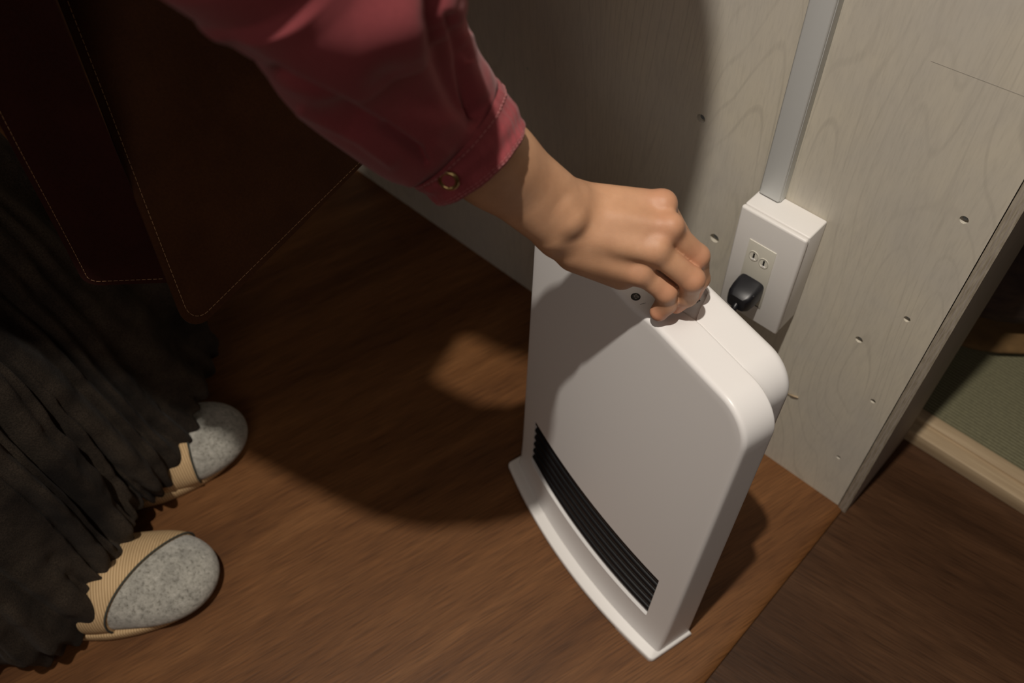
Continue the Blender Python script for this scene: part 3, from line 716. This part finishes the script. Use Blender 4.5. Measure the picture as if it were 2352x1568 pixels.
for i in range(i0 - 1, len(dense)):
    R_, out = sleeve_ring(i, -.0008 if i < i0 + 1 else .0005)
    n = out / np.linalg.norm(out, axis=1)[:, None]
    s_ = (i - i0) / 26
    blouse = .0022 * smooth(0, .35, np.array(s_)) * (1 + .2 * np.sin(3 * th + 1.2))
    wr_ = .0007 * np.sin(9 * th + 3 * np.sin(s_ * 2.3)) * smooth(1.2, 0.0, np.array(s_)) + .0006 * np.sin(5 * th - s_ * 3)
    R_ = R_ + n * (blouse + wr_)[:, None] if s_ < 4.5 else R_
    Q = proj(R_); facing = smooth(-.1, .25, np.sin(th)) ; disp = np.zeros(NS)
    if s_ < 4.2:
        for pl_, w_, d_ in folds: disp += d_ * np.exp(-(seg_dist(Q, pl_) / w_) ** 2)
    rings.append(R_ + n * (disp * np.maximum(facing, .15) * float(smooth(-.02, .30, np.array(s_))))[:, None])
V = np.vstack(rings); F = []
for j in range(len(rings) - 1):
    for i in range(NS): F.append((j * NS + i, j * NS + (i + 1) % NS, (j + 1) * NS + (i + 1) % NS, (j + 1) * NS + i))
def shirt_torso(P):
    d = torso(P, .014); d = smax(d, -((P - (PEL + (NECK - PEL) * -.16)) @ ((NECK - PEL) / np.linalg.norm(NECK - PEL))), .01)
    EL2 = np.array([-.90, .42, .78]); d = smin(d, cone(P, SHL, EL2, .062, .052), .03); d = smin(d, cone(P, EL2, (-.845, .24, .64), .052, .042), .01)
    return d
TV, TF = snets(shirt_torso, (-1.1, -.36, .5), (-.36, .60, 1.14), .010)
V2, F2 = merge([(list(V), F), (list(TV), [tuple(f) for f in TF])])
shirt = new_obj('shirt', V2, F2, M_SHIRT, person, 180); shirt['label'] = 'pink-red long-sleeved shirt with the sleeve pushed up'
# cuff: double-walled band
def ring_at(s, grow, dt=0.0):
    x = s * 26; i = int(min(math.floor(x), len(dense) - 2)); f = x - i
    a, oa = sleeve_ring(i, grow, dt); b, ob_ = sleeve_ring(i + 1, grow, dt); return a + (b - a) * f, oa + (ob_ - oa) * f
prof = [(1.03, .0016), (.97, .0023), (.90, .0026)] + [(s, .0026 + .0006 * math.sin(s * 14)) for s in np.linspace(.85, .10, 12)] + [(.04, .0026), (0.0, .0020), (-.0, .0008), (.03, -.0002), (.2, -.0006), (.5, -.001), (1.0, -.0015)]
cr = []
for s, g in prof:
    R_, out = ring_at(max(s, 0), g); n = out / np.linalg.norm(out, axis=1)[:, None]
    pk = .00018 * np.sin(34 * th + 4 * np.sin(3 * s)) + .0006 * np.sin(5 * th + 2 * s) + .0004 * np.sin(11 * th - 5 * s)
    cr.append(R_ + n * pk[:, None])
V = np.vstack(cr); F = []
for j in range(len(cr) - 1):
    for i in range(NS): F.append((j * NS + i, (j + 1) * NS + i, (j + 1) * NS + (i + 1) % NS, j * NS + (i + 1) % NS))
cuff = new_obj('cuff', V, F, M_SHIRT, shirt, 180)
# stitches around the cuff
def dashes(path, r, m, name, parent, dash=3, gap=1, closed=False):
    ps = []; N = len(path); k = 0
    while k + dash < N: ps.append(tube(path[k:k + dash + 1], r, 5)); k += dash + gap
    V, F = merge(ps); return new_obj(name, V, F, m, parent, 180)
def dense_ring(s, g):
    R_, out = ring_at(s, g); n = out / np.linalg.norm(out, axis=1)[:, None]
    pk = .00018 * np.sin(34 * th + 4 * np.sin(3 * s)) + .0006 * np.sin(5 * th + 2 * s) + .0004 * np.sin(11 * th - 5 * s)
    R_ = R_ + n * pk[:, None]; R_ = np.vstack([R_, R_[:1]]); k = np.linspace(0, len(R_) - 1, 420); a = np.floor(k).astype(int).clip(0, len(R_) - 2); f = (k - a)[:, None]
    return R_[a] * (1 - f) + R_[a + 1] * f
for s in (.07, .14, .88): dashes(dense_ring(s, .0029), .00026, M_STITCH, 'stitching', cuff, 4, 2)
# snap button
best = None
for s in np.linspace(.1, .9, 25):
    R_, out = ring_at(s, .0030); Q = proj(R_); d = np.hypot(Q[:, 0] - 1031, Q[:, 1] - 412) + (np.sin(th) < 0) * 500
    k = int(d.argmin())
    if best is None or d[k] < best[0]: best = (d[k], R_[k], out[k] / np.linalg.norm(out[k]))
nb = Vector(best[2]); q = nb.to_track_quat('Z', 'Y').to_matrix().to_4x4(); q.translation = Vector(best[1])
bt = [Vector((.0054 * math.cos(t), .0054 * math.sin(t), .0012)) for t in np.linspace(0, 2 * math.pi, 33)]
V, F = tube([tuple(v) for v in bt], .0013, 8, caps=False); sb = new_obj('snap_button', [tuple(q @ Vector(v)) for v in V], F, M_BRASS, shirt, 180); sb['label'] = 'brass ring snap button'
bm = bmesh.new(); bmesh.ops.create_cone(bm, cap_ends=True, segments=24, radius1=.0050, radius2=.0044, depth=.0016); bmesh.ops.transform(bm, matrix=q @ Matrix.Translation((0, 0, .0006)), verts=bm.verts); bm_obj('snap_centre', bm, M_SHIRT, shirt)

# ---- apron
def sheet(name, BL, BR, TL, TR, m, nx=40, nz=60, bulge=.006, rl=.024, rr=.012, th_=.0022, wav=0.004):
    BL, BR, TL, TR = map(lambda a: np.array(a, float), (BL, BR, TL, TR)); wid = np.linalg.norm(BR - BL); hei = np.linalg.norm(TL - BL)
    nrm = np.cross(BR - BL, TL - BL); nrm /= np.linalg.norm(nrm)
    us = np.linspace(0, 1, nx)
    def lift(u):     # rounded lower corners
        a = u * wid; b = (1 - u) * wid; h = 0
        if a < rl: h = max(h, rl - math.sqrt(max(0, rl * rl - (rl - a) ** 2)))
        if b < rr: h = max(h, rr - math.sqrt(max(0, rr * rr - (rr - b) ** 2)))
        return h / hei
    def surf(u, v):
        p = BL * (1 - u) * (1 - v) + BR * u * (1 - v) + TL * (1 - u) * v + TR * u * v
        return p + nrm * (bulge * math.sin(math.pi * u) * min(1, 1.5 * v) + min(1, 3 * v) * wav * math.sin(7 * u + 2 * v) * math.sin(3.0 * v + .4))
    us = np.concatenate([[0], rl / wid * np.array([.02, .06, .13, .25, .4, .6, .8]), np.linspace(rl / wid, 1 - rr / wid, nx), 1 - rr / wid * np.array([.8, .6, .4, .25, .13, .06, .02]), [1]])
    V = []; nx_ = len(us)
    for off in (0, th_):
        for j in range(nz):
            for u in us:
                l = lift(u); v = l + (1 - l) * j / (nz - 1); V.append(surf(u, v) + nrm * off)
    F = []; k = nx_ * nz
    for j in range(nz - 1):
        for i in range(nx_ - 1):
            a = j * nx_ + i; F.append((a, a + 1, a + 1 + nx_, a + nx_)); F.append((k + a, k + a + nx_, k + a + 1 + nx_, k + a + 1))
    for i in range(nx_ - 1): F.append((i, k + i, k + i + 1, i + 1)); a = (nz - 1) * nx_ + i; F.append((a, a + 1, k + a + 1, k + a))
    for j in range(nz - 1):
        a = j * nx_; F.append((a, a + nx_, k + a + nx_, k + a)); a += nx_ - 1; F.append((a, k + a, k + a + nx_, a + nx_))
    def edge_path(inset, n=900, left=True, bottom=True, right=False):
        P = []
        if left: 
            for v in np.linspace(1, rl / hei, n // 2): P.append((inset / wid, v))
        if bottom:
            for t in np.linspace(0, math.pi / 2, 24)[1:-1]:
                P.append(((rl - (rl - inset) * math.cos(t)) / wid, (rl - (rl - inset) * math.sin(t)) / hei))
            for u in np.linspace(rl / wid, 1 - rr / wid, n // 3): P.append((u, inset / hei))
        return np.array([surf(u, v) for u, v in P])
    return V, F, surf, edge_path, nrm
def resample(P, step):
    d = np.concatenate([[0], np.cumsum(np.linalg.norm(np.diff(P, axis=0), axis=1))]); s = np.arange(0, d[-1], step)
    return np.stack([np.interp(s, d, P[:, k]) for k in range(3)], 1)
A_ = np.array([-.505, .128, .437]); B_ = onz(846, 362, .452)
AT = onz(128, 0, .655); AT2 = A_ + (AT - A_) * 2.15
V, F, sf, ep, nr = sheet('apron', A_, B_, AT2, np.array([-.545, .365, .93]), M_APRON)
sgn = 1 if nr @ (CP - A_) > 0 else -1
apron = new_obj('apron', V, F, M_APRON, person, 60); apron['label'] = 'brown leather apron hanging forward'
offv = nr * (.0024 if sgn > 0 else -.0004)
dashes(resample(ep(.006) + offv, .0011), .00030, M_THREAD, 'stitching', apron, 3, 1)
BL2 = onz(196, 652, .452); BR2 = onz(392, 682, .440) + np.array([-.016, .010, 0])
TL2 = onz(-2, 268, .62); TL2 = BL2 + (TL2 - BL2) * 2.6
V, F, sf2, ep2, nr2 = sheet('apron_side', BL2, BR2, TL2, np.array([-.572, .180, .88]), M_APRON2, 24, 50, .004, .012, .004)
ap2 = new_obj('apron_flap', V, F, M_APRON2, apron, 60); ap2['label'] = 'dark red-brown side flap'
s2 = nr2 * (.0024 if nr2 @ (CP - BL2) > 0 else -.0004)
dashes(resample(ep2(.005) + s2, .0011), .00028, M_THREAD, 'stitching', apron, 3, 1)

# ---- slippers
def foot(name, toe, ang, lab, e0, e1):
    """felt slipper; toe tip at ground point toe, pointing along ang (radians)"""
    c, s = math.cos(ang), math.sin(ang); X = np.array([c, s, 0]); Y = np.array([-s, c, 0]); Zv = np.array([0, 0, 1.0]); ax = [X, Y, Zv]
    t0 = np.array([toe[0], toe[1], 0.0])
    def loc(P): Q = P - t0; return np.stack([Q @ X, Q @ Y, Q[..., 2]], -1)
    def up(P, o=0.0):
        d = ell(P, t0 - X * .068 + Zv * .026, ax, (.066 + o, .054 + o, .034 + o))
        d = smin(d, ell(P, t0 - X * .125 + Zv * .030, ax, (.085 + o, .052 + o, .046 + o)), .02)
        d = smin(d, ell(P, t0 - X * .205 + Zv * .030, ax, (.055 + o, .040 + o, .050 + o)), .02)
        return smax(d, .010 - P[..., 2], .004)
    lo = np.minimum(t0 - X * .28 - Y * .08, np.minimum(t0 - X * .28 + Y * .08, np.minimum(t0 + Y * .08 + X * .03, t0 - Y * .08 + X * .03))); hi = np.maximum(np.maximum(t0 - X * .28 - Y * .08, t0 - X * .28 + Y * .08), np.maximum(t0 + Y * .08 + X * .03, t0 - Y * .08 + X * .03))
    lo[2] = -.004; hi[2] = .10
    root = bpy.data.objects.new(name, None); COL.objects.link(root); root.parent = person
    root['label'] = lab
    V, F = snets(lambda P: up(P), lo, hi, .0018); new_obj('felt_toe', V, F, M_FELT, root, 180)
    # band across the instep: shell between an oblique front line and the heel side
    ed = e1 - e0; ed[2] = 0; ed /= np.linalg.norm(ed); nrmb = np.array([-ed[1], ed[0], 0.0]); nrmb *= -np.sign(nrmb @ X); EO = (e0 + e1) / 2; EO[2] = 0
    def band(P):
        d = up(P, .0032); q = loc(P)
        fr = (P - EO) @ nrmb       # >0 behind the line
        fr = -fr
        d = smax(d, fr, .002); d = smax(d, -(q[..., 0] + .215), .004); return smax(d, .008 - P[..., 2], .002)
    V, F = snets(band, lo, hi, .0018); M_B = ribbed(name + '_ribbed_fabric', -ang); b_ = new_obj('ribbed_band', V, F, M_B, root, 180)
    # dark piping at the band's front edge
    pth = []
    for t in np.linspace(0.06, math.pi - .06, 60):
        # march outwards from the middle to the surface in the plane of the edge
        e = np.cross(nrmb, Zv); e /= np.linalg.norm(e); o_ = EO + Zv * .012; dirv = e * math.cos(t) + Zv * math.sin(t)
        a_, b__ = 0.0, .12
        for _ in range(24):
            m_ = (a_ + b__) / 2
            if up((o_ + dirv * m_)[None])[0] < .0030: a_ = m_
            else: b__ = m_
        pth.append(o_ + dirv * a_)
    V, F = tube(pth, .0011, 6); new_obj('band_piping', V, F, mat('dark_green_piping', (.05, .055, .045), .9), root, 180)
    # sole with ribbed beige rim
    out = []
    for t in np.linspace(0, 2 * math.pi, 96, endpoint=False):
        cx_, sy = math.cos(t), math.sin(t); L_ = -.128 + (.110 if cx_ > 0 else .124) * math.copysign(abs(cx_) ** .9, cx_); wd = .0565 if cx_ > 0 else .0565 - .016 * abs(cx_)
        out.append((L_, wd * math.copysign(abs(sy) ** .85, sy)))
    V = []; F = []; lv = [(0.0, .965), (.004, 1.0), (.0145, 1.012), (.0175, .985), (.0177, .93)]
    for z, k in lv:
        for (a, b) in out: p = t0 + X * (-.128 + (a + .128) * k) + Y * b * k; V.append((p[0], p[1], z))
    n = len(out)
    for j in range(len(lv) - 1):
        for i in range(n): F.append((j * n + i, j * n + (i + 1) % n, (j + 1) * n + (i + 1) % n, (j + 1) * n + i))
    F.append(tuple(range(n))[::-1]); F.append(tuple(range((len(lv) - 1) * n, len(lv) * n)))
    new_obj('sole', V, F, M_B, root, 60)
    return root
def shifted(p, dx, dy): q = proj(np.array([*p, 0.0])); return onz(q[0] + dx, q[1] + dy, 0)[:2]
foot('slipper', shifted((-.563, .062), -6, 26), math.atan2(.78, .62), 'nearer grey felt slipper with beige ribbed band', onz(275, 1428, .022), onz(415, 1232, .045))
foot('slipper', shifted((-.690, .205), -22, 4), math.atan2(.92, .38), 'farther grey felt slipper with beige ribbed band', onz(458, 1088, .022), onz(436, 925, .045))

# ---- skirt
hem = np.array([(-.790, .215, .070), (-.757, .180, .075), (-.735, .150, .072), (-.714, .118, .058), (-.703, .090, .050), (-.692, .060, .032), (-.690, .035, .050), (-.672, .012, .060), (-.648, -.006, .062), (-.634, -.030, .064), (-.622, -.052, .052),
                (-.606, -.072, .040), (-.612, -.100, .024), (-.620, -.135, .012), (-.645, -.165, .012), (-.680, -.215, .012), (-.74, -.27, .012), (-.85, -.31, .012), (-.97, -.26, .015), (-1.03, -.12, .02), (-1.02, .05, .02), (-.95, .18, .03), (-.87, .235, .05)])
hem_c = catmull(np.vstack([hem, hem[:1]]), 40)[:-1]; NH = len(hem_c)
ph = np.linspace(0, 2 * math.pi, NH, endpoint=False)
topc = np.array([-.885, -.155, .90]); tdir = np.arctan2(hem_c[:, 1] - topc[1], hem_c[:, 0] - topc[0])
V = []; NV = 90
tn = np.gradient(hem_c, axis=0); tn[:, 2] = 0; tn /= np.linalg.norm(tn, axis=1)[:, None]; on = np.stack([tn[:, 1], -tn[:, 0], 0 * tn[:, 0]], 1)
if (on[0] @ (hem_c[0] - topc)) < 0: on = -on
arc = np.arange(NH) / NH
from mathutils import noise as mn
ruf = lambda v: (.0045 * np.sin(2 * math.pi * (37 * arc + .35 * np.sin(9 * arc * 6.28)))) * smooth(.10, 0, v) + (.012 * np.sin(2 * math.pi * (12 * arc + .45 * np.sin(3 * arc * 6.28 + 3 * v))) + .006 * np.sin(2 * math.pi * (27 * arc + .4 * np.sin(5 * arc * 6.28 + 6 * v)))) * (1 - .7 * v) * smooth(0, .05, v)
for j in range(NV):
    v = (j / (NV - 1)) ** 1.5
    top = np.stack([topc[0] + .152 * np.cos(tdir), topc[1] + .152 * np.sin(tdir), np.full(NH, topc[2])], 1)
    p = hem_c * (1 - v) + top * v
    p = p + on * (.014 * math.sin(math.pi * min(1, v * 1.1) ** .7) + .010)
    p = p + on * np.array(ruf(np.array(v)))[:, None]
    cr_ = np.array([mn.fractal(Vector((q[0] * 11, q[1] * 11, q[2] * 13)), 1.0, 2.0, 3) for q in p])
    cz_ = np.array([mn.noise(Vector((q[0] * 45 + 7, q[1] * 45, q[2] * 60))) for q in p])
    p = p + on * (cr_ * .0075 * (1 - .5 * v) + cz_ * .0013)[:, None]
    p[:, 2] += (.0045 * np.sin(2 * math.pi * (21 * arc + .3 * np.sin(20 * arc))) + cr_ * .014) * smooth(.06, 0, np.array(v)) + .004
    p[:, 2] = np.maximum(p[:, 2], .003)
    V.append(p)
V = np.vstack(V); F = []
for j in range(NV - 1):
    for i in range(NH): F.append((j * NH + i, j * NH + (i + 1) % NH, (j + 1) * NH + (i + 1) % NH, (j + 1) * NH + i))
sk = new_obj('skirt', V, F, M_SKIRT, person, 180); sk['label'] = 'long dark thin gathered skirt with ruffled hem'
md = sk.modifiers.new('s', 'SOLIDIFY'); md.thickness = .0012
# ---- hair
def hair(P):
    d = ell(P, HEAD - hf * .012 + hu * .012, [hs, hf, hu], (.088, .104, .112)); d = smax(d, ((P - HEAD) @ hf) * .8 + ((P - HEAD) @ -hu) * .55 - .045, .01)
    return smin(d, ell(P, HEAD - hf * .10 - hu * .02, [hs, hf, hu], (.04, .04, .04)), .02)
V, F = snets(hair, HEAD - .17, HEAD + .17, .006); new_obj('hair', V, F, M_HAIR, person, 180)
